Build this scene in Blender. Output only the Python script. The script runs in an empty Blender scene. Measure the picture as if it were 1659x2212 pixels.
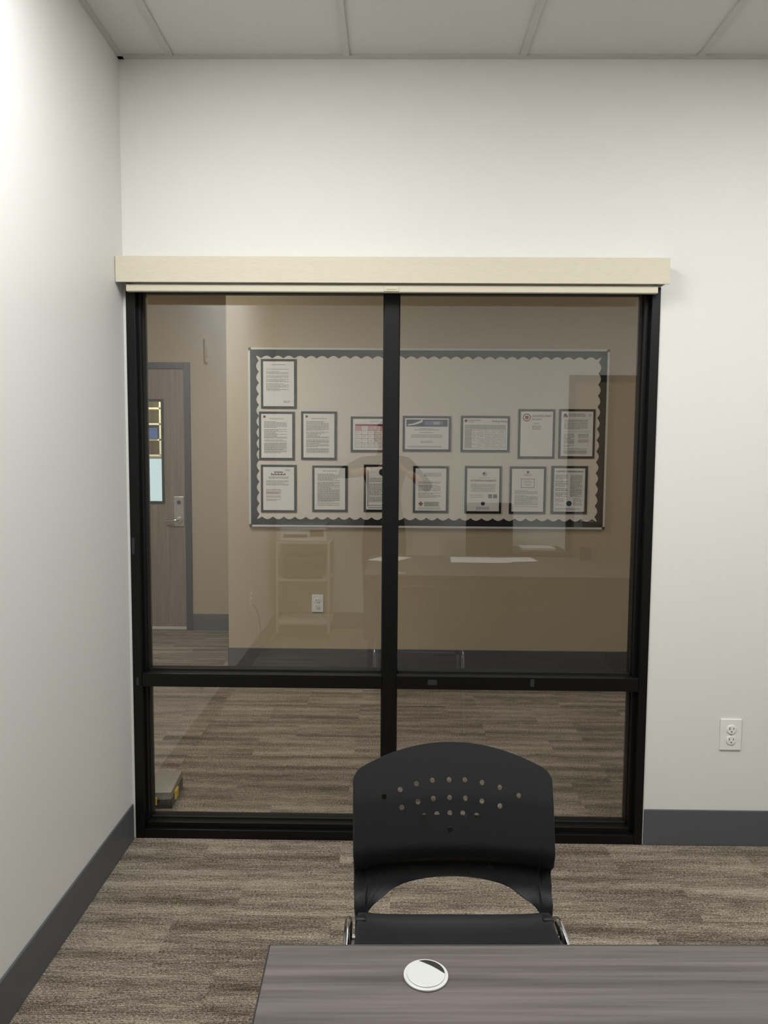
import bpy, bmesh, math, random
from mathutils import Vector, Matrix
random.seed(7)
S=bpy.context.scene
try:
    S.view_settings.view_transform='Standard'; S.view_settings.look='None'
except Exception: pass
COL=bpy.context.collection
def lin(c):
    return tuple(((x/255)/12.92 if x/255<=.04045 else ((x/255+.055)/1.055)**2.4) for x in c)+(1,)
# ---------------------------------------------------------------- materials
def newmat(n):
    m=bpy.data.materials.new(n); m.use_nodes=True
    nt=m.node_tree; b=nt.nodes['Principled BSDF']; return m,nt,b
def mat(n,rgb,rough=.6,metal=0,var=.06,scale=30,bump=0,bscale=200,spec=.5,emit=0):
    m,nt,b=newmat(n); N=nt.nodes;Lk=nt.links
    c=lin(rgb)
    tc=N.new('ShaderNodeTexCoord'); nz=N.new('ShaderNodeTexNoise'); nz.inputs['Scale'].default_value=scale; nz.inputs['Detail'].default_value=3
    Lk.new(tc.outputs['Object'],nz.inputs['Vector'])
    mx=N.new('ShaderNodeMix'); mx.data_type='RGBA'
    mx.inputs[6].default_value=tuple(x*(1-var) for x in c[:3])+(1,); mx.inputs[7].default_value=tuple(min(1,x*(1+var)) for x in c[:3])+(1,)
    Lk.new(nz.outputs['Fac'],mx.inputs[0]); Lk.new(mx.outputs[2],b.inputs['Base Color'])
    b.inputs['Roughness'].default_value=rough; b.inputs['Metallic'].default_value=metal
    b.inputs['Specular IOR Level'].default_value=spec
    if bump:
        n2=N.new('ShaderNodeTexNoise'); n2.inputs['Scale'].default_value=bscale; n2.inputs['Detail'].default_value=4
        Lk.new(tc.outputs['Object'],n2.inputs['Vector'])
        bp=N.new('ShaderNodeBump'); bp.inputs['Strength'].default_value=bump; bp.inputs['Distance'].default_value=.002
        Lk.new(n2.outputs['Fac'],bp.inputs['Height']); Lk.new(bp.outputs['Normal'],b.inputs['Normal'])
    if emit:
        b.inputs['Emission Color'].default_value=c; b.inputs['Emission Strength'].default_value=emit
    return m
def streak(n,dark,light,sc,rough=.5,bump=0,spec=.5):
    m,nt,b=newmat(n);N=nt.nodes;Lk=nt.links
    tc=N.new('ShaderNodeTexCoord');mp=N.new('ShaderNodeMapping');mp.inputs['Scale'].default_value=sc
    Lk.new(tc.outputs['Object'],mp.inputs['Vector'])
    nz=N.new('ShaderNodeTexNoise');nz.inputs['Scale'].default_value=1;nz.inputs['Detail'].default_value=5;nz.inputs['Roughness'].default_value=.6
    Lk.new(mp.outputs['Vector'],nz.inputs['Vector'])
    cr=N.new('ShaderNodeValToRGB');cr.color_ramp.elements[0].position=.33;cr.color_ramp.elements[1].position=.67
    cr.color_ramp.elements[0].color=lin(dark);cr.color_ramp.elements[1].color=lin(light)
    Lk.new(nz.outputs['Fac'],cr.inputs['Fac']);Lk.new(cr.outputs['Color'],b.inputs['Base Color'])
    b.inputs['Roughness'].default_value=rough;b.inputs['Specular IOR Level'].default_value=spec
    if bump:
        bp=N.new('ShaderNodeBump');bp.inputs['Strength'].default_value=bump;bp.inputs['Distance'].default_value=.001
        Lk.new(nz.outputs['Fac'],bp.inputs['Height']);Lk.new(bp.outputs['Normal'],b.inputs['Normal'])
    return m
def carpet():
    m,nt,b=newmat('carpet_planks');N=nt.nodes;Lk=nt.links
    tc=N.new('ShaderNodeTexCoord')
    def noise(scl,det,off=None):
        mp=N.new('ShaderNodeMapping');mp.inputs['Scale'].default_value=scl
        if off is None: Lk.new(tc.outputs['Object'],mp.inputs['Vector'])
        else: Lk.new(off,mp.inputs['Vector'])
        nz=N.new('ShaderNodeTexNoise');nz.inputs['Scale'].default_value=1;nz.inputs['Detail'].default_value=det;nz.inputs['Roughness'].default_value=.6
        Lk.new(mp.outputs['Vector'],nz.inputs['Vector']);return nz.outputs['Fac']
    br=N.new('ShaderNodeTexBrick')
    for k,v in (('Scale',1),('Mortar Size',0.0),('Brick Width',.50),('Row Height',.25),('Bias',0)): br.inputs[k].default_value=v
    br.offset=.37;br.inputs['Color1'].default_value=(0,0,0,1);br.inputs['Color2'].default_value=(1,1,1,1);br.inputs['Mortar'].default_value=(.5,.5,.5,1)
    Lk.new(tc.outputs['Object'],br.inputs['Vector'])
    vm=N.new('ShaderNodeVectorMath');vm.operation='MULTIPLY_ADD';Lk.new(br.outputs['Color'],vm.inputs[0]);vm.inputs[1].default_value=(7,3,0);Lk.new(tc.outputs['Object'],vm.inputs[2])
    # broad bands, thin yarn streaks, short dashes, loop speckle
    s1=noise((1.5,19,1),0,vm.outputs[0]); s2=noise((12,110,1),1,vm.outputs[0]); s3=noise((120,330,1),1); s4=noise((420,420,1),0)
    def math_(op,a,bb,c=None):
        q=N.new('ShaderNodeMath');q.operation=op
        for i,x in enumerate((a,bb,c)):
            if x is None: continue
            if isinstance(x,(int,float)): q.inputs[i].default_value=x
            else: Lk.new(x,q.inputs[i])
        return q.outputs[0]
    t=math_('MULTIPLY_ADD',s1,.75,.5-.375-.03)
    t=math_('MULTIPLY_ADD',s2,.65,t); t=math_('ADD',t,-.325)
    t=math_('MULTIPLY_ADD',s3,1.5,t); t=math_('ADD',t,-.75)
    t=math_('MULTIPLY_ADD',s4,1.1,t); t=math_('ADD',t,-.55)
    t=math_('MULTIPLY_ADD',br.outputs['Color'],.12,t)
    sx=N.new('ShaderNodeSeparateXYZ');Lk.new(tc.outputs['Object'],sx.inputs[0])
    rb=math_('SINE',math_('MULTIPLY',sx.outputs[1],2*math.pi/.0065),0)
    t=math_('MULTIPLY_ADD',rb,.07,t)
    cr=N.new('ShaderNodeValToRGB');e=cr.color_ramp.elements
    e[0].position=.1;e[0].color=lin((68,58,49));e[1].position=.9;e[1].color=lin((188,176,158))
    k=e.new(.5);k.color=lin((125,112,98))
    Lk.new(t,cr.inputs['Fac']);Lk.new(cr.outputs['Color'],b.inputs['Base Color'])
    b.inputs['Roughness'].default_value=.95;b.inputs['Specular IOR Level'].default_value=.1
    bp=N.new('ShaderNodeBump');bp.inputs['Strength'].default_value=.6;bp.inputs['Distance'].default_value=.003
    h=math_('ADD',s3,rb);Lk.new(h,bp.inputs['Height']);Lk.new(bp.outputs['Normal'],b.inputs['Normal'])
    return m
def glassmat(name,r0,tint):
    m=bpy.data.materials.new(name);m.use_nodes=True;nt=m.node_tree;N=nt.nodes;Lk=nt.links
    N.remove(N['Principled BSDF']);out=N['Material Output']
    tr=N.new('ShaderNodeBsdfTransparent');tr.inputs[0].default_value=tint
    gl=N.new('ShaderNodeBsdfGlossy');gl.inputs['Roughness'].default_value=0.0;gl.inputs['Color'].default_value=(1,1,1,1)
    lw=N.new('ShaderNodeLayerWeight');lw.inputs['Blend'].default_value=.5
    pw=N.new('ShaderNodeMath');pw.operation='POWER';pw.inputs[1].default_value=5;Lk.new(lw.outputs['Facing'],pw.inputs[0])
    ma=N.new('ShaderNodeMath');ma.operation='MULTIPLY_ADD';ma.inputs[1].default_value=1-r0;ma.inputs[2].default_value=r0;Lk.new(pw.outputs[0],ma.inputs[0])
    mx=N.new('ShaderNodeMixShader');Lk.new(ma.outputs[0],mx.inputs[0]);Lk.new(tr.outputs[0],mx.inputs[1]);Lk.new(gl.outputs[0],mx.inputs[2]);Lk.new(mx.outputs[0],out.inputs[0])
    return m
def translucent(name,rgb,fac):
    m,nt,b=newmat(name);N=nt.nodes;Lk=nt.links
    b.inputs['Base Color'].default_value=lin(rgb);b.inputs['Roughness'].default_value=.3
    tr=N.new('ShaderNodeBsdfTransparent');mx=N.new('ShaderNodeMixShader');mx.inputs[0].default_value=fac
    Lk.new(tr.outputs[0],mx.inputs[1]);Lk.new(b.outputs[0],mx.inputs[2]);Lk.new(mx.outputs[0],N['Material Output'].inputs[0]);return m
def emis(n,rgb,st):
    m=bpy.data.materials.new(n);m.use_nodes=True;nt=m.node_tree;nt.nodes.remove(nt.nodes['Principled BSDF'])
    e=nt.nodes.new('ShaderNodeEmission');e.inputs[0].default_value=lin(rgb);e.inputs[1].default_value=st
    nt.links.new(e.outputs[0],nt.nodes['Material Output'].inputs[0]);return m
M=dict(
 wall=mat('wall_paint_offwhite',(224,223,218),.75,var=.01,scale=3,bump=.15,bscale=350,spec=.3),
 wallL=mat('wall_paint_satin',(222,221,217),.42,var=.01,scale=3,bump=.12,bscale=350,spec=.4),
 tan=mat('wall_paint_tan',(186,171,146),.7,var=.015,scale=3,bump=.1,bscale=300,spec=.3),
 ceil=mat('ceiling_tile',(210,210,206),.9,var=.02,scale=90,bump=.5,bscale=260,spec=.2),
 grid=mat('ceiling_grid_white',(192,192,189),.5,var=.01),
 base=mat('rubber_base_charcoal',(86,88,92),.5,var=.05,scale=8,bump=.05),
 frame=mat('anodized_black_aluminum',(8,8,9),.42,metal=.0,var=.12,scale=12,spec=.3),
 gasket=mat('black_rubber',(8,8,8),.6,var=.1),
 blind=streak('valance_cream_fabric',(202,194,173),(211,203,183),(40,40,700),.7),
 blind2=mat('blind_rail_cream',(204,196,175),.55,var=.02),
 carpet=carpet(),
 desk=streak('desk_laminate_greybrown',(70,63,62),(104,96,94),(1.6,60,60),.5,spec=.35),
 deskedge=mat('desk_edge_dark',(48,43,42),.5,var=.06),
 door=streak('door_laminate_taupe',(124,108,94),(148,132,116),(55,55,2.0),.5),
 door2=streak('door_laminate_taupe_b',(120,100,82),(142,122,102),(55,55,2.0),.5),
 dframe=mat('door_frame_charcoal',(42,43,45),.5,var=.04),
 steel=mat('satin_chrome',(200,200,198),.3,metal=.6,var=.03),
 chrome=mat('chrome_tube',(225,225,228),.08,metal=1,var=.01),
 chairp=mat('black_polypropylene',(21,22,24),.5,var=.1,scale=60,bump=.25,bscale=900,spec=.4),
 white=mat('white_plastic',(232,232,228),.4,var=.01),
 cartm=mat('cart_cream_metal',(190,186,172),.5,var=.02),
 slot=mat('outlet_slot_dark',(22,20,19),.6,var=.05),
 silver=mat('silver_plastic',(196,196,194),.4,metal=.1,var=.02),
 alum=mat('aluminum_trim',(214,214,211),.4,metal=.1,var=.02),
 bpaper=mat('board_backing_cream',(230,224,213),.85,var=.02,scale=4),
 blk=mat('black_border_paper',(15,16,17),.8,var=.1),
 doc=mat('white_paper',(242,241,239),.8,var=.01),
 ink=mat('printed_ink_grey',(112,110,108),.8,var=.05),
 inkd=mat('printed_ink_dark',(42,40,40),.8,var=.05),
 maroon=mat('printed_ink_maroon',(145,30,50),.8,var=.05),
 pink=mat('printed_ink_pink',(226,180,186),.8,var=.05),
 navy=mat('printed_ink_navy',(48,62,92),.8,var=.2,scale=60),
 bluei=mat('printed_ink_blue',(104,126,168),.8,var=.1),
 lgrey=mat('printed_light_grey',(190,190,190),.8,var=.05),
 glass=glassmat('window_glass',.078,(.945,.95,.94,1)),
 lite=glassmat('door_lite_glass',.04,(.95,.96,.95,1)),
 clear=translucent('smoky_plastic_lid',(176,170,158),.62),
 blackp=mat('black_plastic',(28,28,29),.4,var=.08),
 yellow=mat('yellow_latch',(232,190,30),.4,var=.03),
 shelf=mat('cubby_shelf_maple',(216,208,176),.6,var=.03),
 bluebin=mat('blue_bin_plastic',(48,78,132),.45,var=.04),
 shirt=mat('shirt_black_cotton',(24,25,28),.9,var=.12,scale=40),
 jeans=mat('trousers_charcoal',(44,46,54),.9,var=.12,scale=60),
 skin=mat('skin',(176,128,104),.55,var=.04,scale=20),
 hair=mat('hair_dark',(30,22,18),.6,var=.2,scale=90),
 shoe=mat('shoe_black',(26,26,26),.5,var=.05),
 eyew=mat('eye_white',(205,200,192),.3,var=.01), iris=mat('iris_brown',(50,32,22),.2,var=.05),
 lip=mat('lips',(150,90,82),.5,var=.03),
 panel=emis('troffer_diffuser',(252,253,255),5.0),
 glow=emis('glowing_pane',(215,236,240),1.1),
)
# ---------------------------------------------------------------- mesh helpers
def obj(name,me,m=None):
    o=bpy.data.objects.new(name,me);COL.objects.link(o)
    if m is not None: me.materials.append(m)
    return o
def boxes(name,lst,m,bevel=0,mats=None):
    bm=bmesh.new()
    for b in lst:
        x0,x1,y0,y1,z0,z1=b[:6]
        r=bmesh.ops.create_cube(bm,size=1,matrix=Matrix.Translation(((x0+x1)/2,(y0+y1)/2,(z0+z1)/2))@Matrix.Diagonal((x1-x0,y1-y0,z1-z0,1)))
    me=bpy.data.meshes.new(name);bm.to_mesh(me);bm.free()
    o=obj(name,me)
    for mm in (mats or [m]): me.materials.append(mm)
    if bevel:
        md=o.modifiers.new('b','BEVEL');md.width=bevel;md.segments=2;md.limit_method='ANGLE'
    return o
def box(name,x0,x1,y0,y1,z0,z1,m,bevel=0): return boxes(name,[(x0,x1,y0,y1,z0,z1)],m,bevel)
def smooth(o):
    for p in o.data.polygons:p.use_smooth=True
    return o
def cyl(name,c,r,h,m,axis='Z',seg=32,r2=None,bevel=0):
    bm=bmesh.new();bmesh.ops.create_cone(bm,cap_ends=True,segments=seg,radius1=r,radius2=r if r2 is None else r2,depth=h)
    if axis=='Y': bmesh.ops.rotate(bm,verts=bm.verts,matrix=Matrix.Rotation(math.pi/2,3,'X'))
    if axis=='X': bmesh.ops.rotate(bm,verts=bm.verts,matrix=Matrix.Rotation(math.pi/2,3,'Y'))
    bmesh.ops.translate(bm,verts=bm.verts,vec=c)
    me=bpy.data.meshes.new(name);bm.to_mesh(me);bm.free();o=obj(name,me,m)
    if bevel:
        md=o.modifiers.new('b','BEVEL');md.width=bevel;md.segments=2;md.limit_method='ANGLE'
    return o
def tube(name,pts,r,m,cyclic=False,smoothc=True):
    cu=bpy.data.curves.new(name,'CURVE');cu.dimensions='3D';cu.bevel_depth=r;cu.bevel_resolution=4;cu.use_fill_caps=True
    sp=cu.splines.new('NURBS' if smoothc else 'POLY');sp.points.add(len(pts)-1)
    for i,p in enumerate(pts): sp.points[i].co=(*p,1)
    if smoothc: sp.order_u=3;sp.use_endpoint_u=True;sp.resolution_u=8
    sp.use_cyclic_u=cyclic
    cu.materials.append(m);o=bpy.data.objects.new(name,cu);COL.objects.link(o)
    return tomesh(o)
def tomesh(o):
    bpy.context.view_layer.update()
    dg=bpy.context.evaluated_depsgraph_get();me=bpy.data.meshes.new_from_object(o.evaluated_get(dg),depsgraph=dg)
    n=o.name;old=o;mw=o.matrix_world.copy();bpy.data.objects.remove(old);k=bpy.data.objects.new(n,me);COL.objects.link(k);k.matrix_world=mw
    return k
def group(name,parts,loc=(0,0,0),rz=0):
    e=bpy.data.objects.new(name,None);COL.objects.link(e);e.empty_display_size=.05
    for p in parts: p.parent=e
    e.location=loc;e.rotation_euler=(0,0,rz);return e
# ---------------------------------------------------------------- room shell
XL=-.988;D=2.717;XR=2.60;YR=-.64;ZC=2.877;T=.12
box('floor',-3.7,4.1,YR-.12,8.6,-.05,0,M['carpet'])
boxes('wall_back',[(XL-T,-.979,D,D+T,0,ZC),(.958,XR+T,D,D+T,0,ZC),(-.979,.958,D,D+T,2.082,ZC)],M['wall'])
box('wall_left',XL-T,XL,YR-T,D,0,ZC,M['wallL'])
box('wall_right',XR,XR+T,YR-T,D,0,ZC,M['wall'])
boxes('wall_rear',[(XL,1.45,YR-T,YR,0,ZC),(2.40,XR,YR-T,YR,0,ZC),(1.45,2.40,YR-T,YR,2.15,ZC)],M['wall'])
box('ceiling',-3.7,4.1,YR-.12,8.6,ZC,ZC+.05,M['ceil'])
gx=[-.80+.6215*i for i in range(0,6)]
boxes('trim_1',[(x-.012,x+.012,YR,D,ZC-.007,ZC+.001) for x in gx]+
      [(XL,XR,y-.012,y+.012,ZC-.0065,ZC+.001) for y in (.55,1.79)]+
      [(XL,XR,D-.02,D,ZC-.008,ZC+.001),(XL,XL+.02,YR,D,ZC-.008,ZC+.001),(XR-.02,XR,YR,D,ZC-.008,ZC+.001)],M['grid'])
def baseboard(name,lst): return boxes(name,lst,M['base'],.003)
baseboard('baseboard_back',[(.962,XR,D-.007,D,0,.14)])
baseboard('baseboard_left',[(XL,XL+.007,YR,D-.012,0,.14)])
baseboard('baseboard_right',[(XR-.007,XR,YR,D,0,.14)])
baseboard('baseboard_rear',[(XL,1.40,YR,YR+.007,0,.14)])
# corridor
YB=5.0;YD=6.07
box('wall_corridor',-1.13,4.0,YB,YD+T,0,ZC,M['tan'])
boxes('wall_recess',[(-1.67,-1.13,YD,YD+T,0,ZC),(-3.6,-2.75,YD,YD+T,0,ZC),(-2.75,-1.67,YD,YD+T,2.22,ZC)],M['tan'])
box('wall_corridor_left',-3.7,-3.6,D+T,YD+T,0,ZC,M['tan'])
box('wall_corridor_right',4.0,4.1,D+T,YD+T,0,ZC,M['tan'])
boxes('wall_corridor_near',[(-3.6,XL-T,D,D+T,0,ZC),(XR+T,4.0,D,D+T,0,ZC)],M['tan'])
baseboard('baseboard_corridor',[(-1.13,4.0,YB-.007,YB,0,.14),(-1.137,-1.13,YB-.007,YD,0,.14)])
baseboard('baseboard_recess',[(-1.67,-1.137,YD-.007,YD,0,.14),(-3.6,-2.75,YD-.007,YD,0,.14)])
boxes('wall_classroom',[(-3.6,-1.2,8.4,8.5,0,ZC),(-3.7,-3.6,YD+T,8.5,0,ZC),(-1.2,-1.1,YD+T,8.5,0,ZC)],M['wall'])
# ---------------------------------------------------------------- window_1 (storefront)
yf=D-.006
P=[]
P.append(boxes('frame_outer',[(-.978,-.944,yf,D+.118,0,2.081),(.926,.957,yf,D+.118,0,2.081),(-.944,.926,yf+.001,D+.117,0,.036),(-.944,.926,yf+.001,D+.117,2.074,2.0805)],M['frame'],.002))
P.append(boxes('frame_stops',[(-.946,-.935,D+.022,D+.10,.03,2.076),(.910,.928,D+.022,D+.10,.03,2.076),(-.936,.912,D+.012,D+.10,.03,.057),(-.936,.912,D+.022,D+.10,2.068,2.076)],M['frame'],.002))
P.append(box('mullion',-.038,.0165,D+.004,D+.108,.037,2.074,M['frame'],.002))
P.append(boxes('rail',[(-.945,-.038,D-.002,D+.108,.594,.645),(.0165,.927,D-.002,D+.108,.594,.645)],M['frame'],.002))
gk=[]
for x0,x1 in ((-.935,-.038),(.0165,.910)):
    for z0,z1 in ((.057,.594),(.645,2.068)):
        gk+= [(x0,x1,D+.044,D+.053,z0,z0+.006),(x0,x1,D+.044,D+.053,z1-.004,z1),(x0,x0+.004,D+.044,D+.053,z0,z1),(x1-.004,x1,D+.044,D+.053,z0,z1)]
P.append(boxes('gaskets',gk,M['gasket']))
P.append(boxes('tape_scraps',[(.135,.170,D-.0030,D-.0020,.612,.632),(.520,.535,D-.0030,D-.0020,.610,.638),(-.965,-.955,yf-.001,yf,.60,.63),(-.972,-.962,yf-.001,yf,1.10,1.16)],M['dframe']))
n=0
for x0,x1 in ((-.935,-.038),(.0165,.910)):
    for z0,z1 in ((.057,.594),(.645,2.068)):
        n+=1;P.append(box('pane_%d'%n,x0+.001,x1-.001,D+.053,D+.059,z0+.001,z1-.001,M['glass']))
group('window_1',P)
V=[]
yv=D-.002
V.append(boxes('fascia',[(XL+.002,.960,D-.08,D-.074,2.076,2.166),(XL+.002,.960,D-.074,yv,2.160,2.166),(.954,.960,D-.074,yv,2.084,2.160)],M['blind'],.0012))
V.append(boxes('bottom_bar',[(-.955,.926,D-.066,D-.046,2.047,2.072)],M['blind2'],.003))
V.append(cyl('shade_roll',(-.012,D-.040,2.118),.03,1.86,M['blind2'],'X'))
V.append(boxes('pull_tab',[(-.038,.014,D-.069,D-.0655,2.05,2.066),(-.030,.006,D-.071,D-.067,2.056,2.061)],M['blind2'],.001))
V.append(boxes('end_brackets',[(-.97,-.955,D-.07,yv,2.085,2.155),(.935,.95,D-.07,yv,2.085,2.155)],M['steel'],.001))
group('roller_shade',V)
# ---------------------------------------------------------------- outlets
def outlet(loc,rz=0,w=.080,h=.121,blank=False):
    p=[box('cover_plate',-w/2,w/2,-.006,0,-h/2,h/2,M['white'],.003)]
    if not blank:
        for s in (1,-1):
            zc=s*.0205
            p.append(cyl('receptacle',(0,-.007,zc),.0168,.006,M['white'],'Y',bevel=.001))
            p.append(boxes('slots',[(-.0085,-.0063,-.0105,-.0095,zc+.000,zc+.009),(.0063,.0085,-.0105,-.0095,zc+.001,zc+.008)],M['slot']))
            p.append(cyl('ground_hole',(0,-.0100,zc-.0075),.0026,.001,M['slot'],'Y',12))
        p.append(cyl('screw',(0,-.0065,0),.003,.002,M['steel'],'Y',12))
    return group('electrical_outlet',p,loc,rz)
outlet((1.276,D,.4345))
outlet((-.515,YB,.455))
outlet((XL,.50,.45),math.radians(90))
group('wall_plate',[box('plate',-.035,.035,-.008,0,-.06,.06,M['white'],.003),box('rocker',-.014,.014,-.012,-.007,-.03,.03,M['white'],.002)],(XL,1.66,2.01),math.radians(90))
# ---------------------------------------------------------------- bulletin board
bx0,bx1,bz0,bz1=-.98,1.433,.983,2.188
def scallop():
    w=.052;per=.075;amp=.011
    bm=bmesh.new();y=YB-.0145
    ox0,ox1,oz0,oz1=bx0+.012,bx1-.012,bz0+.012,bz1-.012
    def strip(p0,p1,inn):
        L_=(Vector(p1)-Vector(p0)).length;nn=int(round(L_/per));k=nn*8
        prev=None
        for i in range(k+1):
            t=i/k;c=Vector(p0).lerp(Vector(p1),t);a=w-amp+amp*1.6*(1-abs(math.sin(math.pi*nn*t)))
            q=c+Vector(inn)*a
            v=(bm.verts.new((c.x,y,c.y)),bm.verts.new((q.x,y,q.y)))
            if prev: bm.faces.new((prev[0],prev[1],v[1],v[0]))
            prev=v
    strip((ox0,oz1),(ox1,oz1),(0,-1));strip((ox0,oz0),(ox1,oz0),(0,1));strip((ox0,oz0),(ox0,oz1),(1,0));strip((ox1,oz0),(ox1,oz1),(-1,0))
    bmesh.ops.recalc_face_normals(bm,faces=bm.faces)
    me=bpy.data.meshes.new('scalloped_border');bm.to_mesh(me);bm.free();o=obj('scalloped_border',me,M['blk'])
    md=o.modifiers.new('s','SOLIDIFY');md.thickness=.0006
    return o
fw=.014
B=[box('backing',bx0+.004,bx1-.004,YB-.014,YB,bz0+.004,bz1-.004,M['bpaper']),
   boxes('aluminum_frame',[(bx0,bx1,YB-.02,YB,bz1-fw,bz1),(bx0,bx1,YB-.02,YB,bz0,bz0+fw),(bx0,bx0+fw,YB-.02,YB,bz0+fw,bz1-fw),(bx1-fw,bx1,YB-.02,YB,bz0+fw,bz1-fw)],M['alum'],.002),
   boxes('corner_caps',[(x-.010,x+.010,YB-.022,YB,z-.010,z+.010) for x in (bx0+.01,bx1-.01) for z in (bz0+.01,bz1-.01)],M['blackp'],.003),
   scallop()]
group('bulletin_board',B)
def txt(s,x,z,size,m,y,align='LEFT'):
    cu=bpy.data.curves.new('lettering','FONT');cu.body=s;cu.size=size;cu.align_x=align;cu.extrude=.0002
    cu.materials.append(m);o=bpy.data.objects.new('lettering',cu);COL.objects.link(o);o.location=(x,y-.0014,z);o.rotation_euler=(math.pi/2,0,0)
    return tomesh(o)
yp=YB-.020
def bars(L,x0,x1,z0,z1,pitch=.0075,th=.0028,fill=.9,center=False,mi=0):
    z=z1
    while z>z0:
        ll=(x1-x0)*(1 if random.random()<.75 else random.uniform(.45,.9))*fill
        xs=x0+(((x1-x0)-ll)/2 if center else 0);x=xs
        while x<xs+ll:
            wl=random.uniform(.006,.020);L.append((x,min(x+wl,xs+ll),z-th,z,mi));x+=wl+.0028
        z-=pitch*(2 if random.random()<.12 else 1)
def quads(name,L,mats):
    bm=bmesh.new()
    for i,(x0,x1,z0,z1,mi) in enumerate(L):
        y=yp-.0004-i*3e-6
        f=bm.faces.new([bm.verts.new(c) for c in ((x0,y,z0),(x1,y,z0),(x1,y,z1),(x0,y,z1))]);f.material_index=mi
    me=bpy.data.meshes.new(name);bm.to_mesh(me);bm.free();o=obj(name,me)
    for m in mats: me.materials.append(m)
    return o
QM=[M['ink'],M['inkd'],M['maroon'],M['pink'],M['navy'],M['lgrey'],M['bluei'],M['doc']]
def disc(x,z,r,m,n='round_mark',dy=0): return cyl(n,(x,yp-.0006-dy,z),r,.0006,m,'Y',28)
docs=[('letter',-.895,-.656,1.783,2.1125),('policy',-.910,-.669,1.437,1.763),('policy',-.625,-.3845,1.440,1.766),
 ('calendar',-.2906,.028,1.4945,1.734),('cert',.0595,.3846,1.501,1.740),('menu',.450,.7786,1.500,1.743),('academy',.8348,1.0817,1.459,1.790),('form',1.1065,1.3505,1.462,1.792),
 ('head',-.899,-.657,1.0825,1.406),('dense',-.550,-.311,1.0885,1.4026),('dark',-.2006,.0322,1.091,1.4115),('cross',.1329,.372,1.087,1.4046),
 ('parents',.4823,.7308,1.086,1.407),('picture',.7841,1.0295,1.0854,1.4063),('safe',1.0643,1.3097,1.0876,1.4117)]
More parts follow.
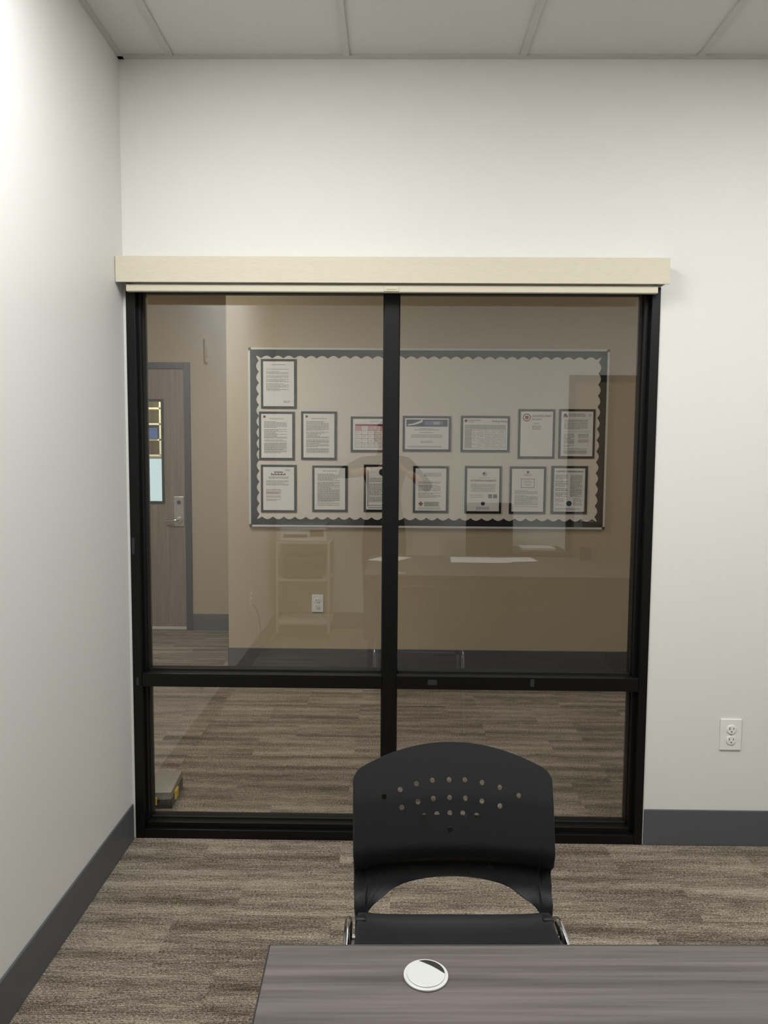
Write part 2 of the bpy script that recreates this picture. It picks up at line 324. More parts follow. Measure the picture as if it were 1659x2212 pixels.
for kind,x0,x1,z0,z1 in docs:
    f=.016;parts=[boxes('frame',[(x0,x1,yp+.001,YB-.0155,z0,z1)],M['blk']),
           box('sheet',x0+f,x1-f,yp-.0002,yp+.001,z0+f,z1-f,M['doc'])]
    a,b,c,d=x0+f,x1-f,z0+f,z1-f;w=b-a;h=d-c;L=[];cx=(a+b)/2
    mx=.02
    if kind=='letter':
        bars(L,a+w*.25,b-w*.25,d-.03,d-.02,center=True,mi=1);bars(L,a+mx,b-mx,c+.10,d-.05);bars(L,b-.07,b-.02,c+.02,c+.035)
    elif kind=='policy':
        parts.append(disc(a+.022,d-.018,.009,M['maroon']));bars(L,cx-.06,cx+.06,d-.035,d-.03,mi=1,center=True);bars(L,a+mx,b-mx,c+.03,d-.05,pitch=.0065)
    elif kind=='calendar':
        bars(L,a+.08,b-.08,d-.022,d-.015,center=True,mi=2)
        gx0,gx1,gz0,gz1=a+.015,b-.015,c+.018,d-.035
        for q in range(0,6,2): L.append((gx0+(gx1-gx0)*q/6,gx0+(gx1-gx0)*(q+1)/6,gz1-.045,gz1-.012,3))
        L.append((gx0,gx1,gz1-.012,gz1,2))
        for r_ in range(6):
            zz=gz0+(gz1-gz0-.012)*r_/5;L.append((gx0,gx1,zz-.001,zz+.001,2))
        for q in range(7):
            xx=gx0+(gx1-gx0)*q/6;L.append((xx-.001,xx+.001,gz0,gz1,2))
        for r_ in range(5):
            for q in range(6):
                X0=gx0+(gx1-gx0)*q/6+.006;Z0=gz0+(gz1-gz0-.012)*r_/5+.007
                bars(L,X0,X0+.032,Z0+.004,Z0+.012,pitch=.007,th=.0018)
    elif kind=='cert':
        L.append((a+.008,b-.008,d-.055,d-.008,4));L.append((a+.13,b-.04,d-.045,d-.018,6));L.append((a+.19,b-.06,d-.040,d-.022,5))
        for i in range(16): L.append((a+.02+i*.006,a+.027+i*.006,d-.047+.0001*i*i,d-.038+.00013*i*i,7))
        bars(L,a+.05,b-.05,d-.080,d-.068,center=True,mi=1);bars(L,a+.10,b-.10,d-.10,d-.094,center=True)
        bars(L,a+.03,b-.03,d-.128,d-.110,center=True,mi=1);bars(L,a+.10,b-.10,c+.04,c+.055,center=True);bars(L,a+.02,b-.02,c+.012,c+.022,pitch=.006)
    elif kind=='menu':
        parts.append(disc(a+.018,d-.018,.010,M['maroon']))
        parts.append(txt('AMAZING PREP',a+.033,d-.018,.012,M['maroon'],yp-.0006));parts.append(txt('Academy',a+.033,d-.029,.010,M['ink'],yp-.0006))
        parts.append(txt('Weekly Menu',b-.108,d-.025,.018,M['inkd'],yp-.0006))
        gx0,gx1,gz0,gz1=a+.012,b-.012,c+.012,d-.045
        L.append((gx0,gx0+(gx1-gx0)/6,gz0,gz1-.03,5));L.append((gx0,gx1,gz1-.028,gz1,5))
        for r_ in range(6):
            zz=gz0+(gz1-gz0)*r_/5;L.append((gx0,gx1,zz-.0007,zz+.0007,0))
        for q in range(7):
            xx=gx0+(gx1-gx0)*q/6;L.append((xx-.0007,xx+.0007,gz0,gz1,0))
        for r_ in range(4):
            for q in range(1,6): bars(L,gx0+(gx1-gx0)*q/6+.006,gx0+(gx1-gx0)*(q+1)/6-.005,gz0+(gz1-gz0)*r_/5+.010,gz0+(gz1-gz0)*r_/5+.024,pitch=.007,mi=0 if r_%2 else 2,th=.002)
    elif kind=='academy':
        parts.append(disc(a+.040,d-.040,.026,M['maroon']));parts.append(disc(a+.040,d-.040,.020,M['doc'],'mark_ring',.0004))
        parts.append(disc(a+.040,d-.040,.013,M['maroon'],'mark_core',.0008))
        parts.append(txt('AMAZING PREP',a+.074,d-.036,.0185,M['maroon'],yp-.0006));parts.append(txt('Academy',a+.074,d-.056,.0185,M['ink'],yp-.0006))
        bars(L,cx-.02,cx+.02,d-.085,d-.08,mi=1);bars(L,cx-.035,cx+.035,d-.125,d-.095,center=True,mi=1)
    elif kind=='form':
        parts.append(disc(a+.025,d-.025,.011,M['inkd']));parts.append(disc(a+.034,d-.032,.009,M['maroon'],dy=.0003));parts.append(disc(a+.018,d-.034,.007,M['bluei'],dy=.0005))
        bars(L,a+.05,b-.04,d-.035,d-.015,mi=1);bars(L,b-.03,b-.01,d-.03,d-.02)
        bars(L,a+mx,b-mx,d-.12,d-.055);L.append((a+.015,b-.015,d-.135,d-.134,1));bars(L,a+mx,cx-.01,c+.06,d-.15);bars(L,cx+.01,b-mx,c+.09,d-.15);bars(L,a+mx,b-mx,c+.015,c+.05,pitch=.006)
    elif kind=='head':
        for i in range(9): L.append((cx-.05+i*.011,cx-.042+i*.011,d-.055,d-.042-.004*(i%2),1))
        L.append((cx-.03,cx+.03,d-.038,d-.030,0));bars(L,b-.06,b-.015,d-.025,d-.015)
        bars(L,a+.03,b-.03,d-.075,d-.066,mi=1,center=True);bars(L,a+mx,b-mx,d-.13,d-.09);bars(L,a+mx,b-mx,c+.06,d-.15,fill=.6);L.append((a+.02,cx,c+.115,c+.118,2))
    elif kind=='dense':
        bars(L,a+.05,b-.05,d-.025,d-.018,mi=1,center=True);bars(L,a+mx,b-mx,c+.03,d-.04,pitch=.0062)
    elif kind=='dark':
        parts.append(disc(cx+.01,d-.035,.024,M['inkd']));bars(L,a+.02,b-.02,c+.05,d-.075,mi=0);L.append((a+.01,a+.014,c+.02,d-.02,1));L.append((b-.03,b-.018,c+.06,d-.08,1))
        bars(L,a+.02,b-.02,c+.012,c+.03,mi=1)
    elif kind=='cross':
        bars(L,a+.06,b-.02,d-.055,d-.030,pitch=.007);bars(L,a+mx,b-mx,c+.09,d-.09)
        L.append((a+.022,a+.052,c+.040,c+.052,2));L.append((a+.031,a+.043,c+.031,c+.061,2))
        L.append((a+.06,b-.05,c+.028,c+.060,5));bars(L,a+.062,b-.03,c+.03,c+.058,mi=0,pitch=.006);bars(L,a+mx,b-mx,c+.008,c+.02)
    elif kind=='parents':
        parts.append(disc(cx+.01,d-.038,.016,M['lgrey']));parts.append(disc(cx+.004,d-.034,.009,M['inkd'],dy=.0004));bars(L,cx-.04,cx+.05,d-.066,d-.062,center=True)
        parts.append(txt('ATTENTION PARENTS',cx,d-.088,.0175,M['inkd'],yp-.0006,'CENTER'))
        bars(L,a+.015,b-.015,c+.125,d-.105,center=True,pitch=.0068)
        L.append((cx+.035,cx+.062,c+.088,c+.115,0));L.append((cx+.068,cx+.095,c+.088,c+.115,0));bars(L,a+.02,cx+.01,c+.09,c+.11)
        parts.append(disc(cx,c+.052,.014,M['inkd']));bars(L,cx-.05,cx+.05,c+.012,c+.028,center=True,mi=6)
    elif kind=='picture':
        parts.append(disc(cx,d-.022,.009,M['maroon']));bars(L,cx-.03,cx+.03,d-.045,d-.036,center=True,mi=1)
        L.append((cx-.045,cx+.045,d-.128,d-.066,1));L.append((cx-.042,cx+.042,d-.125,d-.069,7))
        bars(L,cx-.03,cx+.03,d-.115,d-.08,center=True);bars(L,a+mx,b-mx,c+.03,d-.145,center=False,pitch=.0068)
    elif kind=='safe':
        parts.append(txt('KEEPING CHILDREN SAFE',cx,d-.026,.0155,M['inkd'],yp-.0006,'CENTER'))
        bars(L,a+.012,cx-.005,c+.10,d-.045,pitch=.0062,mi=1);bars(L,cx+.005,b-.012,c+.10,d-.045,pitch=.0062)
        parts.append(disc(cx,c+.055,.018,M['navy']));bars(L,a+.012,cx-.03,c+.04,c+.09);bars(L,cx+.03,b-.012,c+.04,c+.09)
        bars(L,a+.012,b-.012,c+.012,c+.022,mi=6);L+= [(a,a+.004,c,d,6),(b-.004,b,c,d,6)]
    parts.append(quads('print',[q for q in L if q[1]>q[0]],QM))
    group('framed_notice',parts)
# ---------------------------------------------------------------- door_1 (corridor)
dx0,dx1=-2.64,-1.724
lx0,lx1,lz0,lz1=-2.065,-1.893,1.063,1.923
dy0,dy1=YD-.0,YD+.045
d=[boxes('leaf',[(dx0,lx0,dy0,dy1,.008,2.165),(lx1,dx1,dy0,dy1,.008,2.165),(lx0,lx1,dy0,dy1,.008,lz0),(lx0,lx1,dy0,dy1,lz1,2.165)],M['door'])]
d.append(boxes('frame',[(dx1+.002,-1.672,YD-.02,YD+.12,0,2.22),(-2.748,dx0-.002,YD-.02,YD+.12,0,2.22),(dx0-.002,dx1+.002,YD-.02,YD+.12,2.168,2.219)],M['dframe'],.003))
k=.020
d.append(boxes('lite_frame',[(lx0,lx0+k,dy0-.012,dy1,lz0,lz1),(lx1-k,lx1,dy0-.012,dy1,lz0,lz1),(lx0+k,lx1-k,dy0-.012,dy1,lz0,lz0+k),(lx0+k,lx1-k,dy0-.012,dy1,lz1-k,lz1)],M['frame'],.002))
d.append(box('lite_glass',lx0+k,lx1-k,YD+.015,YD+.021,lz0+k,lz1-k,M['lite']))
d.append(box('lock_plate',-1.816,-1.732,dy0-.012,dy0,.876,1.124,M['steel'],.004))
d.append(cyl('rose',(-1.774,dy0-.02,.93),.026,.02,M['steel'],'Y',bevel=.003))
d.append(tube('lever',[(-1.774,dy0-.02,.93),(-1.774,dy0-.055,.93),(-1.80,dy0-.058,.93),(-1.84,dy0-.058,.925),(-1.88,dy0-.050,.922)],.011,M['chrome']))
d.append(cyl('cylinder_key',(-1.774,dy0-.016,1.075),.016,.012,M['dframe'],'Y',bevel=.002))
d.append(box('sweep',dx0,dx1,dy0-.008,dy0,.006,.03,M['alum'],.002))
group('door_1',d)
sh=[];sx0,sx1,sz0,sz1=-3.2,-1.9,1.46,2.28
L=[(sx0,sx1,8.05,8.07,sz0,sz1)]
for i in range(6): 
    zz=sz0+(sz1-sz0)*i/5;L.append((sx0,sx1,7.75,8.05,zz-.009,zz+.009))
for i in range(8):
    xx=sx0+(sx1-sx0)*i/7;L.append((xx-.009,xx+.009,7.75,8.05,sz0,sz1))
sh.append(boxes('cubbies',L,M['shelf']))
sh.append(boxes('cabinet_base',[(sx0,sx1,7.95,8.07,0,.55)],M['shelf']));sh.append(boxes('posts',[(sx0,sx0+.03,8.04,8.07,.55,1.46),(sx1-.03,sx1,8.04,8.07,.55,1.46)],M['shelf']))
def bin_(x,z):
    return [boxes('blue_bin',[(x,x+.13,7.74,7.745,z,z+.11),(x,x+.13,7.98,7.985,z,z+.11),(x,x+.005,7.745,7.98,z,z+.11),(x+.125,x+.13,7.745,7.98,z,z+.11),(x,x+.13,7.74,7.985,z,z+.005)],M['bluebin']),box('bin_rim',x-.004,x+.134,7.736,7.742,z+.1,z+.115,M['bluebin'])]
for i,j in ((2,1),(3,1),(5,1)): sh+=bin_(sx0+(sx1-sx0)*i/7+.028,sz0+(sz1-sz0)*j/5+.009)
group('cubby_shelf',sh)
group('glow_panel',[box('pane',-3.0,-1.95,8.37,8.38,.75,1.42,M['glow']),boxes('frame',[(-3.05,-3.0,8.36,8.40,.7,1.47),(-1.95,-1.9,8.36,8.40,.7,1.47),(-3.0,-1.95,8.36,8.40,.7,.75),(-3.0,-1.95,8.36,8.40,1.42,1.47)],M['white'])])  # framed emissive panel added as the bright area behind the door lite
d=[box('leaf',1.502,2.348,YR-.05,YR-.005,.008,2.10,M['door2']),boxes('frame',[(1.452,1.50,YR-.11,YR+.018,0,2.148),(2.35,2.398,YR-.11,YR+.018,0,2.148),(1.50,2.35,YR-.11,YR+.018,2.102,2.148)],M['dframe'],.003),
   box('lock_plate',1.52,1.59,YR-.005,YR+.006,.88,1.12,M['steel'],.003),tube('lever',[(1.555,YR+.005,.94),(1.555,YR+.05,.94),(1.60,YR+.055,.94),(1.67,YR+.05,.935)],.009,M['steel'])]
group('door_2',d)
# ---------------------------------------------------------------- organizer case (corridor floor)
def case():
    w,dp,h=.34,.215,.070
    p=[boxes('tray',[(0,w,0,dp,0,.004),(0,w,0,.006,0,.034),(0,w,dp-.006,dp,0,.034),(0,.006,0,dp,0,.034),(w-.006,w,0,dp,0,.034)],M['blackp'],.002),
       boxes('dividers',[(w*i/5-.001,w*i/5+.001,.006,dp-.006,.004,.034) for i in range(1,5)]+[(.006,w-.006,dp*i/3-.001,dp*i/3+.001,.004,.034) for i in (1,2)],M['clear']),
       boxes('lid',[(.002,w-.002,.002,dp-.002,h-.007,h),(.002,w-.002,.002,.006,.034,h),(.002,w-.002,dp-.006,dp-.002,.034,h),(.002,.006,.002,dp-.002,.034,h),(w-.006,w-.002,.002,dp-.002,.034,h)],M['clear'],.003),
       boxes('lid_rim',[(0,w,0,.012,.034,.040),(0,w,dp-.012,dp,.034,.040),(0,.012,0,dp,.034,.040),(w-.012,w,0,dp,.034,.040)],M['blackp'],.002),
       boxes('contents',[(.01,.09,.02,.07,.004,.050),(.09,.15,.08,.16,.004,.052),(.16,.2,.02,.07,.004,.05),(.21,.265,.10,.19,.004,.054),(.28,.33,.02,.19,.004,.052)],M['lgrey'],.004),
       boxes('latches',[(w-.002,w+.006,.055,.105,.012,.05),(.06,.10,-.006,.002,.018,.05),(.24,.28,-.006,.002,.018,.05)],M['yellow'],.002)]
    return group('organizer_case',p,(-1.250,2.925,0),math.radians(4))
case()
# ---------------------------------------------------------------- stacking chair (faces the desk, -y)
def chair():
    parts=[];hw=.2255
    def prof(z):
        pts=[(.40,.000),(.455,.010),(.485,.034),(.515,.048),(.550,.018),(.575,.014),(.68,.047),(.80,.098)]
        for (a,ya),(b,yb) in zip(pts,pts[1:]):
            if z<=b:
                t=max(0,(z-a)/(b-a));t=t*t*(3-2*t) if z<.575 else t
                return ya+(yb-ya)*t
        return pts[-1][1]
    def curve(u): return -.035*abs(u)**2.2
    us=sorted(set([i/24 for i in range(-24,25)]+[-.905,.905,-.985,.985]))
    def ztop(u):
        z=.792-.050*abs(u)**2.0
        if abs(u)>.93: z-=.014*((abs(u)-.93)/.07)**2
        return z
    def zbot(u):
        if abs(u)>=.905: return .405
        return .418+.075*math.sqrt(max(0,1-(u/.905)**2))**.9
    bm=bmesh.new();R=30
    def column(u,zb):
        zt=ztop(u);out=[]
        for i in range(R+1):
            z=zb+(zt-zb)*i/R
            wv=hw*(1+.018*max(0,(z-.53)/.26))*(1-.02*max(0,(.53-z)/.1)**2*(1 if z<.53 else 0))
            out.append(bm.verts.new((u*wv,prof(z)+curve(u),z)))
        return out
    prev=None
    for u in us:
        c=column(u,zbot(u))
        if prev:
            for i in range(R): bm.faces.new((prev[i],c[i],c[i+1],prev[i+1]))
        prev=c
    bmesh.ops.recalc_face_normals(bm,faces=bm.faces)
    me=bpy.data.meshes.new('backrest');bm.to_mesh(me);bm.free();o=obj('backrest',me,M['chairp'])
    if sum(p.normal.y for p in me.polygons)>0: me.flip_normals()
    md=o.modifiers.new('s','SOLIDIFY');md.thickness=.009;md.offset=-1
    holes=[(-.153,.685),(-.1155,.697),(-.077,.707),(-.0396,.713),(0,.714),(.037,.714),(.077,.710),(.1177,.702),(.1595,.689),
           (-.112,.660),(-.074,.670),(-.038,.676),(0,.678),(.037,.677),(.075,.672),(.116,.664),(-.060,.640),(-.030,.644),(0,.646),(.030,.646),(.062,.642)]
    hb=bmesh.new();tilt=math.radians(26)
    for hx,hz in holes:
        x=hx-.006
        bmesh.ops.create_cone(hb,cap_ends=True,segments=8,radius1=.0062,radius2=.0062,depth=.08,matrix=Matrix.Translation((x,prof(hz)+curve(hx/hw),hz))@Matrix.Rotation(math.pi/2-tilt,4,'X'))
    hm=bpy.data.meshes.new('cut');hb.to_mesh(hm);hb.free();ho=bpy.data.objects.new('cut',hm);COL.objects.link(ho)
    bo=o.modifiers.new('h','BOOLEAN');bo.operation='DIFFERENCE';bo.object=ho;bo.solver='EXACT'
    o=tomesh(o);bpy.data.objects.remove(ho)
    bv=o.modifiers.new('b','BEVEL');bv.width=.002;bv.segments=2;bv.limit_method='ANGLE';bv.angle_limit=math.radians(50)
    for p in o.data.polygons:p.use_smooth=True
    bv.harden_normals=True
    parts.append(o)
    parts.append(cyl('hole_shade_disc',(-.006,prof(.612)-.0005,.612),.0062,.003,M['slot'],'Y',8))  # dark disc laid on as the shade inside a shallow fourth-row hole
    bm=bmesh.new();nx,ny=24,24;grid=[]
    for j in range(ny+1):
        t=j/ny;y=-.018-.42*t;row=[]
        w=hw*(.97 if t<.15 else .97+.05*min(1,(t-.15)/.4))
        if t>.88: w*=math.sqrt(max(0,1-((t-.88)/.16)**2))
        for i in range(nx+1):
            u=2*i/nx-1
            z=.427-.010*(1-u*u)*math.sin(math.pi*min(1,t*1.1))+(.008*abs(u)**6)-(.035*((t-.8)/.2)**2 if t>.8 else 0)+(.010*((.12-t)/.12)**2 if t<.12 else 0)
            row.append(bm.verts.new((u*w,y,z)))
        grid.append(row)
    for j in range(ny):
        for i in range(nx): bm.faces.new((grid[j][i],grid[j][i+1],grid[j+1][i+1],grid[j+1][i]))
    bmesh.ops.recalc_face_normals(bm,faces=bm.faces)
    me=bpy.data.meshes.new('seat');bm.to_mesh(me);bm.free()
    if sum(p.normal.z for p in me.polygons)<0: me.flip_normals()
    s=obj('seat',me,M['chairp']);md=s.modifiers.new('s','SOLIDIFY');md.thickness=.014;md.offset=-1
    bv=s.modifiers.new('b','BEVEL');bv.width=.004;bv.segments=2;bv.limit_method='ANGLE';smooth(s);parts.append(s)
    for sx in (-1,1):
        parts.append(boxes('socket',[(sx*.210-.013,sx*.210+.013,-.045,.0,.398,.440)],M['chairp'],.006))
        xo=sx*.238
        parts.append(tube('side_frame',[(xo,.13,.011),(xo,.10,.10),(xo,.030,.37),(xo,.005,.412),(xo,-.05,.418),(xo,-.20,.405),(xo,-.34,.40),(xo,-.375,.37),(xo,-.40,.20),(xo,-.42,.011)],.0095,M['chrome']))
        parts.append(cyl('foot_glide',(xo,.130,.006),.014,.012,M['blackp'],bevel=.003));parts.append(cyl('foot_glide',(xo,-.42,.006),.014,.012,M['blackp'],bevel=.003))
    parts.append(tube('cross_bar_rear',[(-.238,-.05,.400),(.238,-.05,.400)],.009,M['chrome'],smoothc=False))
    parts.append(tube('cross_bar_front',[(-.238,-.30,.392),(.238,-.30,.392)],.009,M['chrome'],smoothc=False))
    return group('stacking_chair',parts,(.144,1.615,0),math.radians(1.2))
chair()
# ---------------------------------------------------------------- desk
def desk():
    p=[boxes('top',[(0,1.75,-.92,0,.711,.739)],M['desk'],.0015),
       boxes('edge_band',[(-.002,0,-.92,.0,.711,.739),(-.002,1.75,0,.002,.711,.739)],M['deskedge'],.0008),
       box('end_panel',.02,.045,-.80,-.12,0.002,.711,M['desk']),box('end_panel_2',1.70,1.725,-.80,-.12,0.002,.711,M['desk']),
       box('modesty_panel',.045,1.70,-.20,-.18,.22,.711,M['desk'])]
    e=group('desk',p,(-.179,1.047,0),math.radians(1.3));return e
desk()
def grommet(x,y,z):
    bm=bmesh.new()
    p=[cyl('flange',(0,0,.0015),.0316,.003,M['silver'],seg=48,bevel=.001),cyl('cap',(0,0,.0034),.0270,.0024,M['silver'],seg=48,bevel=.0008)]
    pts=[]
    for i in range(17):
        a=math.radians(-2+112*i/16);pts.append((.0266*math.cos(a),.0266*math.sin(a)))
    p0,p1=Vector(pts[-1]),Vector(pts[0])
    for i in range(1,12):
        t=i/12;q=p0.lerp(p1,t);off=Vector((.0015,.0015))*math.sin(math.pi*t);pts.append((q.x+off.x,q.y+off.y))
    vs=[bm.verts.new((a,b,.0049)) for a,b in pts];bm.faces.new(vs);me=bpy.data.meshes.new('slot');bm.to_mesh(me);bm.free()
    p.append(obj('slot',me,M['slot']))
    return group('cable_grommet',p,(x,y,z))
grommet(.0513,.986,.7392)
def sheet(x,y,z,w,h,rz,curl=.004):
    bm=bmesh.new();n=8;g=[]
    for j in range(n+1):
        g.append([bm.verts.new(((i/n-.5)*w,(j/n-.5)*h,.0008+curl*max(0,(i/n-.7)/.3)**2*(j/n))) for i in range(n+1)])
    for j in range(n):
        for i in range(n): bm.faces.new((g[j][i],g[j][i+1],g[j+1][i+1],g[j+1][i]))
    me=bpy.data.meshes.new('paper_sheet');bm.to_mesh(me);bm.free();o=obj('paper_sheet',me,M['doc']);o.location=(x,y,z);o.rotation_euler=(0,0,rz);smooth(o);return o
sheet(.62,.36,.7395,.42,.28,.05);sheet(.86,.33,.7400,.30,.22,-.1);sheet(-.02,.34,.7395,.216,.28,.5)
group('mug',[cyl('body',(1.38,.30,.785),.04,.09,M['blackp'],r2=.042,bevel=.003),tube('handle',[(1.42,.30,.81),(1.45,.30,.81),(1.455,.30,.785),(1.445,.30,.76),(1.42,.30,.76)],.005,M['blackp'])])
boxes('credenza',[(.98,1.38,-.60,-.20,.70,.728),(1.0,1.02,-.58,-.22,0,.70),(1.34,1.36,-.58,-.22,0,.70),(1.02,1.34,-.58,-.56,.1,.70)],M['desk'],.001)
group('notebook',[box('cover',1.03,1.30,-.50,-.30,.728,.733,M['lgrey'],.001),box('pages',1.034,1.296,-.496,-.304,.733,.742,M['doc']),box('front_cover',1.03,1.30,-.50,-.30,.742,.745,M['doc'],.001)])
def task():
    x,y=.78,-.22
    p=[]
    b=boxes('backrest',[(-.19,.19,-.20,-.15,.62,1.10)],M['chairp'],.04);p.append(b)
    p.append(boxes('seat',[(-.24,.24,-.16,.24,.44,.51)],M['chairp'],.03))
    p.append(boxes('back_support',[(-.03,.03,-.235,-.19,.43,.80),(-.03,.03,-.235,.0,.42,.445)],M['blackp'],.005))
    p.append(cyl('column',(0,.03,.26),.025,.36,M['blackp']))
    for i in range(5):
        a=math.radians(72*i+18);ex,ey=.25*math.cos(a),.25*math.sin(a)+.03
        p.append(tube('base_arm',[(0,.03,.10),(ex*.6,.03+(ey-.03)*.6,.085),(ex,ey,.065)],.016,M['blackp']));p.append(cyl('caster',(ex,ey,.03),.029,.03,M['blackp'],'X'))
    return group('office_chair',p,(x,y,0),0)
task()
def cart():
    x0,x1,y0,y1=-.93,-.50,-.60,-.24;L=[]
    for x in (x0,x1-.02):
        for y in (y0,y1-.02): L.append((x,x+.02,y,y+.02,.05,.78))
    for z in (.12,.47,.77): L.append((x0,x1,y0,y1,z,z+.015))
    p=[boxes('frame_shelves',L,M['cartm'],.002)]
    for x in (x0+.01,x1-.01):
        for y in (y0+.01,y1-.01): p.append(cyl('caster',(x,y,.025),.025,.02,M['blackp'],'X'))
    p+=[box('label_printer_body',x0+.05,x1-.06,y0+.04,y1-.04,.485,.66,M['blackp'],.02),box('label_printer_tray',x0+.08,x1-.09,y1-.045,y1-.01,.50,.515,M['blackp'],.003)]
    group('printer_cart',p)
    group('printer',[box('body',x0+.03,x1-.03,y0+.02,y1-.02,.786,.90,M['white'],.012),box('scanner_lid',x0+.03,x1-.03,y0+.02,y1-.03,.903,.925,M['lgrey'],.006),box('panel',x1-.16,x1-.05,y1-.022,y1-.014,.83,.88,M['blackp'],.002),box('output_slot',x0+.06,x1-.18,y1-.022,y1-.018,.82,.845,M['slot'])])
cart()
tube('power_cord',[(XL+.012,.50,.43),(XL+.04,.50,.43),(XL+.06,.47,.30),(XL+.05,.30,.05),(XL+.045,.1,.008),(XL+.040,-.15,.008),(XL+.035,-.30,.008)],.004,M['blackp'])
# ---------------------------------------------------------------- photographer
def skinmesh(name,verts,edges,rad,root,m,sub=2):
    me=bpy.data.meshes.new(name);me.from_pydata(verts,edges,[]);o=obj(name,me,m)
    md=o.modifiers.new('k','SKIN');md.use_smooth_shade=True
    for i,r in enumerate(rad):
        sv=me.skin_vertices[0].data[i];sv.radius=r if isinstance(r,tuple) else (r,r);sv.use_root=(i==root)
    s=o.modifiers.new('s','SUBSURF');s.levels=sub;s.render_levels=sub
    return tomesh(o)
def person():
    px=-.07;py=-.33;parts=[]
    Vv=[(px,py,.95),(px,py-.01,1.10),(px,py-.01,1.25),(px,py-.01,1.37),(px,py+.0,1.46),(px,py+.02,1.54),
        (px-.17,py,1.405),(-.41,-.17,1.33),(-.165,-.062,1.355),
        (px+.17,py,1.405),(.28,-.17,1.22),(.105,-.062,1.35),
        (px-.095,py,.88),(px-.11,py+.02,.49),(px-.12,py-.03,.09),
        (px+.095,py,.88),(px+.11,py+.02,.49),(px+.12,py-.03,.09),
        (px-.13,py+.05,.045),(px-.135,py+.13,.035),(px+.13,py+.05,.045),(px+.135,py+.13,.035)]
    E=[(0,1),(1,2),(2,3),(3,4),(4,5),(3,6),(6,7),(7,8),(3,9),(9,10),(10,11),(0,12),(12,13),(13,14),(0,15),(15,16),(16,17),(14,18),(18,19),(17,20),(20,21)]
    R=[(.15,.115),(.135,.10),(.15,.115),(.15,.11),(.06,.06),(.054,.056),(.068,.068),(.046,.046),(.033,.030),(.068,.068),(.046,.046),(.033,.030),
       (.092,.095),(.062,.065),(.045,.045),(.092,.095),(.062,.065),(.045,.045),(.042,.036),(.038,.026),(.042,.036),(.038,.026)]
    b=skinmesh('body',Vv,E,R,0,M['shirt'])
    for mm in ('jeans','skin','shoe'): b.data.materials.append(M[mm])
    bm=bmesh.new();bm.from_mesh(b.data)
    for co,no in (((0,0,.98),(0,0,1)),((0,0,1.475),(0,0,1)),((0,-.095,0),(0,1,0)),((0,0,.085),(0,0,1))):
        bmesh.ops.bisect_plane(bm,geom=bm.verts[:]+bm.edges[:]+bm.faces[:],plane_co=co,plane_no=no)
    bm.to_mesh(b.data);bm.free()
    zmin=min(v.co.z for v in b.data.vertices)
    for v in b.data.vertices:
        if v.co.z<.012: v.co.z=.002+max(0,(v.co.z-zmin))*.1
    for p in b.data.polygons:
        c=p.center
        if c.z<.085: p.material_index=3
        elif c.z<.98: p.material_index=1
        elif c.z>1.475 and abs(c.x-px)<.09: p.material_index=2
        elif c.y>-.095: p.material_index=2
        p.use_smooth=True
    parts.append(b)
    bm=bmesh.new();bmesh.ops.create_uvsphere(bm,u_segments=40,v_segments=32,radius=1)
    hc=Vector((px,py+.035,1.625))
    for v in bm.verts:
        x,y,z=v.co
        w=.077 if z>0 else .077*(1-.30*(-z)**1.5)
        dpt=.096 if z>0 else .096*(1-.16*(-z)**1.5)
        X=x*w;Y=y*dpt;Zz=z*.115
        if y>.4 and z<-.1: Y+=.010*(-z)*y
        nz=math.exp(-((x/.16)**2))*math.exp(-(((z+.12)/.20)**2))
        if y>0: Y+=.022*nz
        ez=(math.exp(-(((abs(x)-.40)/.17)**2))*math.exp(-(((z-.06)/.12)**2)))
        if y>0: Y-=.006*ez
        br=math.exp(-(((z-.24)/.08)**2))
        if y>.3: Y+=.004*br
        v.co=(X,Y,Zz)
    me=bpy.data.meshes.new('head');bm.to_mesh(me);bm.free();h=smooth(obj('head',me,M['skin']));h.location=hc;parts.append(h)
    bm=bmesh.new();bmesh.ops.create_uvsphere(bm,u_segments=40,v_segments=30,radius=1)
    dele=[v for v in bm.verts if not (v.co.z>.42 or (v.co.y<.15 and v.co.z>-.35))]
    bmesh.ops.delete(bm,geom=dele,context='VERTS')
    for v in bm.verts: v.co=(v.co.x*.085,v.co.y*.105-.003,v.co.z*.125)
    me=bpy.data.meshes.new('hair');bm.to_mesh(me);bm.free();k=smooth(obj('hair',me,M['hair']));k.location=hc;k.modifiers.new('s','SOLIDIFY').thickness=.008;parts.append(k)
    for s in (-1,1):
        bm=bmesh.new();bmesh.ops.create_uvsphere(bm,u_segments=20,v_segments=14,radius=1)
        for v in bm.verts: v.co=(v.co.x*.0125,v.co.y*.009,v.co.z*.0062)
        me=bpy.data.meshes.new('eye');bm.to_mesh(me);bm.free()
        e=smooth(obj('eye',me,M['eyew']));e.location=hc+Vector((s*.031,.0775,.007));parts.append(e)
        parts.append(cyl('iris',tuple(hc+Vector((s*.031,.0868,.007))),.0048,.001,M['iris'],'Y',16))
        bm=bmesh.new();bmesh.ops.create_uvsphere(bm,u_segments=16,v_segments=12,radius=1)
        for v in bm.verts: v.co=(v.co.x*.010,v.co.y*.018,v.co.z*.031)
        me=bpy.data.meshes.new('ear');bm.to_mesh(me);bm.free();e=smooth(obj('ear',me,M['skin']));e.location=hc+Vector((s*.077,-.005,0));e.rotation_euler=(0,s*.25,-s*.3);parts.append(e)
        parts.append(tube('eyebrow',[tuple(hc+Vector((s*q,.094-abs(q)*.22,.026+.004*math.sin(q*60)))) for q in (.014,.03,.046)],.003,M['hair']))
    parts.append(tube('mouth',[tuple(hc+Vector((q,.089-abs(q)*.35,-.062))) for q in (-.022,-.010,0,.010,.022)],.0038,M['lip']))
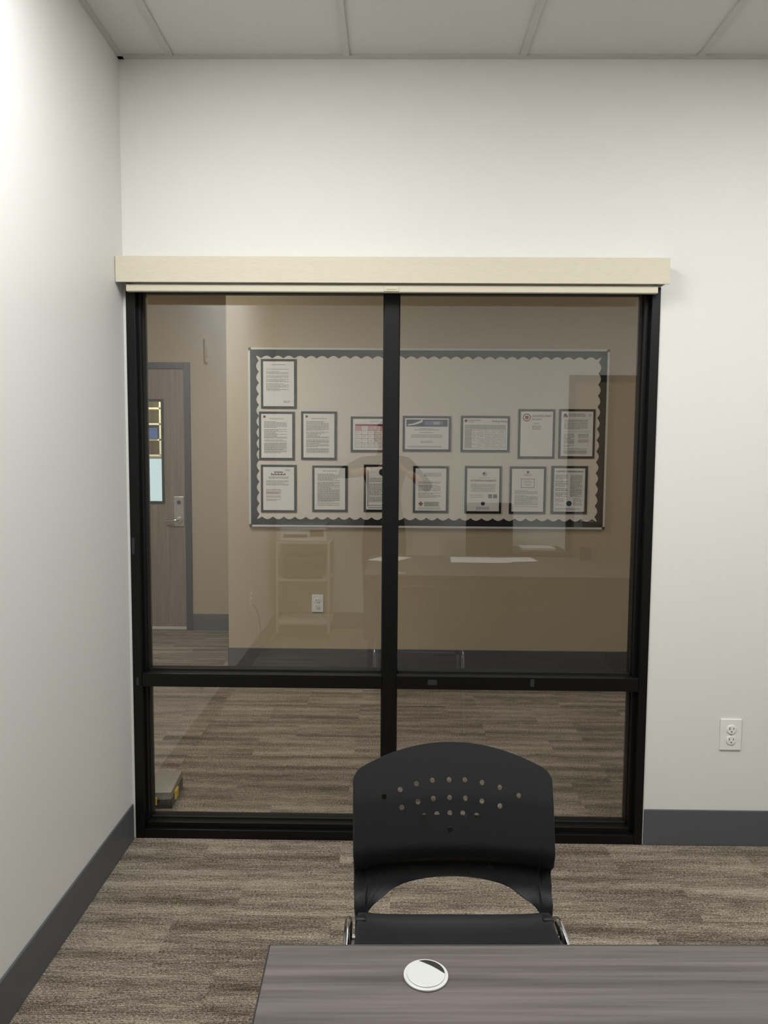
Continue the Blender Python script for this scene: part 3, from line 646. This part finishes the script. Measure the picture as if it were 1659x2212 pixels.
    for s in (-1,1):
        wr=Vector((-.165,-.062,1.355)) if s<0 else Vector((.105,-.062,1.35))
        ph=Vector((-.054,-.022,1.40)) if s<0 else Vector((.030,-.022,1.40))
        pal=wr.lerp(ph,.55)+Vector((0,-.006,0))
        kn=wr.lerp(ph,.78)+Vector((0,.002,0))
        palm=skinmesh('palm',[tuple(wr),tuple(pal),tuple(kn)],[(0,1),(1,2)],[(.026,.022),(.040,.017),(.034,.014)],0,M['skin'],2);smooth(palm);parts.append(palm)
        lens=[.9,1.0,.95,.78]
        for i in range(4):
            zz=.030-.020*i
            b0=kn+Vector((0,.004,zz));dirx=-s
            p1=b0+Vector((dirx*.020*lens[i],.016,.002));p2=p1+Vector((dirx*.018*lens[i],.002,.001));p3=p2+Vector((dirx*.016*lens[i],-.001,0))
            pts=[tuple(b0),tuple(p1),tuple(p2),tuple(p3)]
            pts=[(a,min(b_,-.002+.000),c) for a,b_,c in pts]
            f=skinmesh('finger_%d'%(i+1),pts,[(0,1),(1,2),(2,3)],[.0095,.0088,.0082,.0070],0,M['skin'],2);smooth(f);parts.append(f)
        t0=pal+Vector((0,-.012,.018));t1=t0+Vector((-s*.024,-.010,.014));t2=t1+Vector((-s*.024,.006,.010));t3=t2+Vector((-s*.016,.004,.002))
        f=skinmesh('thumb',[tuple(t0),tuple(t1),tuple(t2),tuple(t3)],[(0,1),(1,2),(2,3)],[.012,.0105,.0095,.008],0,M['skin'],2);smooth(f);parts.append(f)
    group('photographer',parts)
person()
group('smartphone',[box('body',-.049,.025,-.022,-.014,1.345,1.492,M['blackp'],.003),box('camera_bump',-.012,.022,-.014,-.012,1.455,1.488,M['blackp'],.002)]+[cyl('lens',(x,-.0115,z),.006,.002,M['gasket'],'Y',20) for x,z in ((-.004,1.480),(-.004,1.464),(.013,1.472))])
# ---------------------------------------------------------------- lights
def troffer(x0,x1,y0,y1,power,color=(.965,.98,.975)):
    cx,cy=(x0+x1)/2,(y0+y1)/2
    p=[box('diffuser',x0+.02,x1-.02,y0+.02,y1-.02,ZC-.006,ZC-.003,M['panel']),boxes('housing_rim',[(x0,x0+.02,y0,y1,ZC-.010,ZC),(x1-.02,x1,y0,y1,ZC-.010,ZC),(x0+.02,x1-.02,y0,y0+.02,ZC-.010,ZC),(x0+.02,x1-.02,y1-.02,y1,ZC-.010,ZC)],M['grid'])]
    l=bpy.data.lights.new('lamp','AREA');l.shape='RECTANGLE';l.size=x1-x0-.06;l.size_y=y1-y0-.06;l.energy=power;l.color=color
    o=bpy.data.objects.new('lamp',l);COL.objects.link(o);o.location=(cx,cy,ZC-.012);p.append(o)
    group('ceiling_light',p)
troffer(-.788,-.191,.57,1.77,30)
troffer(1.077,1.675,.57,1.77,29)
troffer(2.4,3.0,3.1,3.7,9,(1,.96,.89));troffer(-2.5,-1.3,3.5,4.1,33,(1,.96,.89))
troffer(-2.6,-2.0,6.7,7.3,45,(1,.98,.92))
w=bpy.data.worlds.new('w');S.world=w;w.use_nodes=True;w.node_tree.nodes['Background'].inputs[0].default_value=(.5,.5,.5,1);w.node_tree.nodes['Background'].inputs[1].default_value=.2
# ---------------------------------------------------------------- camera
c=bpy.data.cameras.new('camera');c.sensor_fit='VERTICAL';c.sensor_height=36;c.lens=1590/2212*36
cam=bpy.data.objects.new('camera',c);COL.objects.link(cam)
pit=math.radians(4.35);yaw=.0125;roll=.0070
cam.matrix_world=Matrix.Translation((0,0,1.47))@Matrix.Rotation(yaw,4,'Z')@Matrix.Rotation(math.pi/2-pit,4,'X')@Matrix.Rotation(roll,4,'Z')
c.clip_start=.01
S.camera=cam
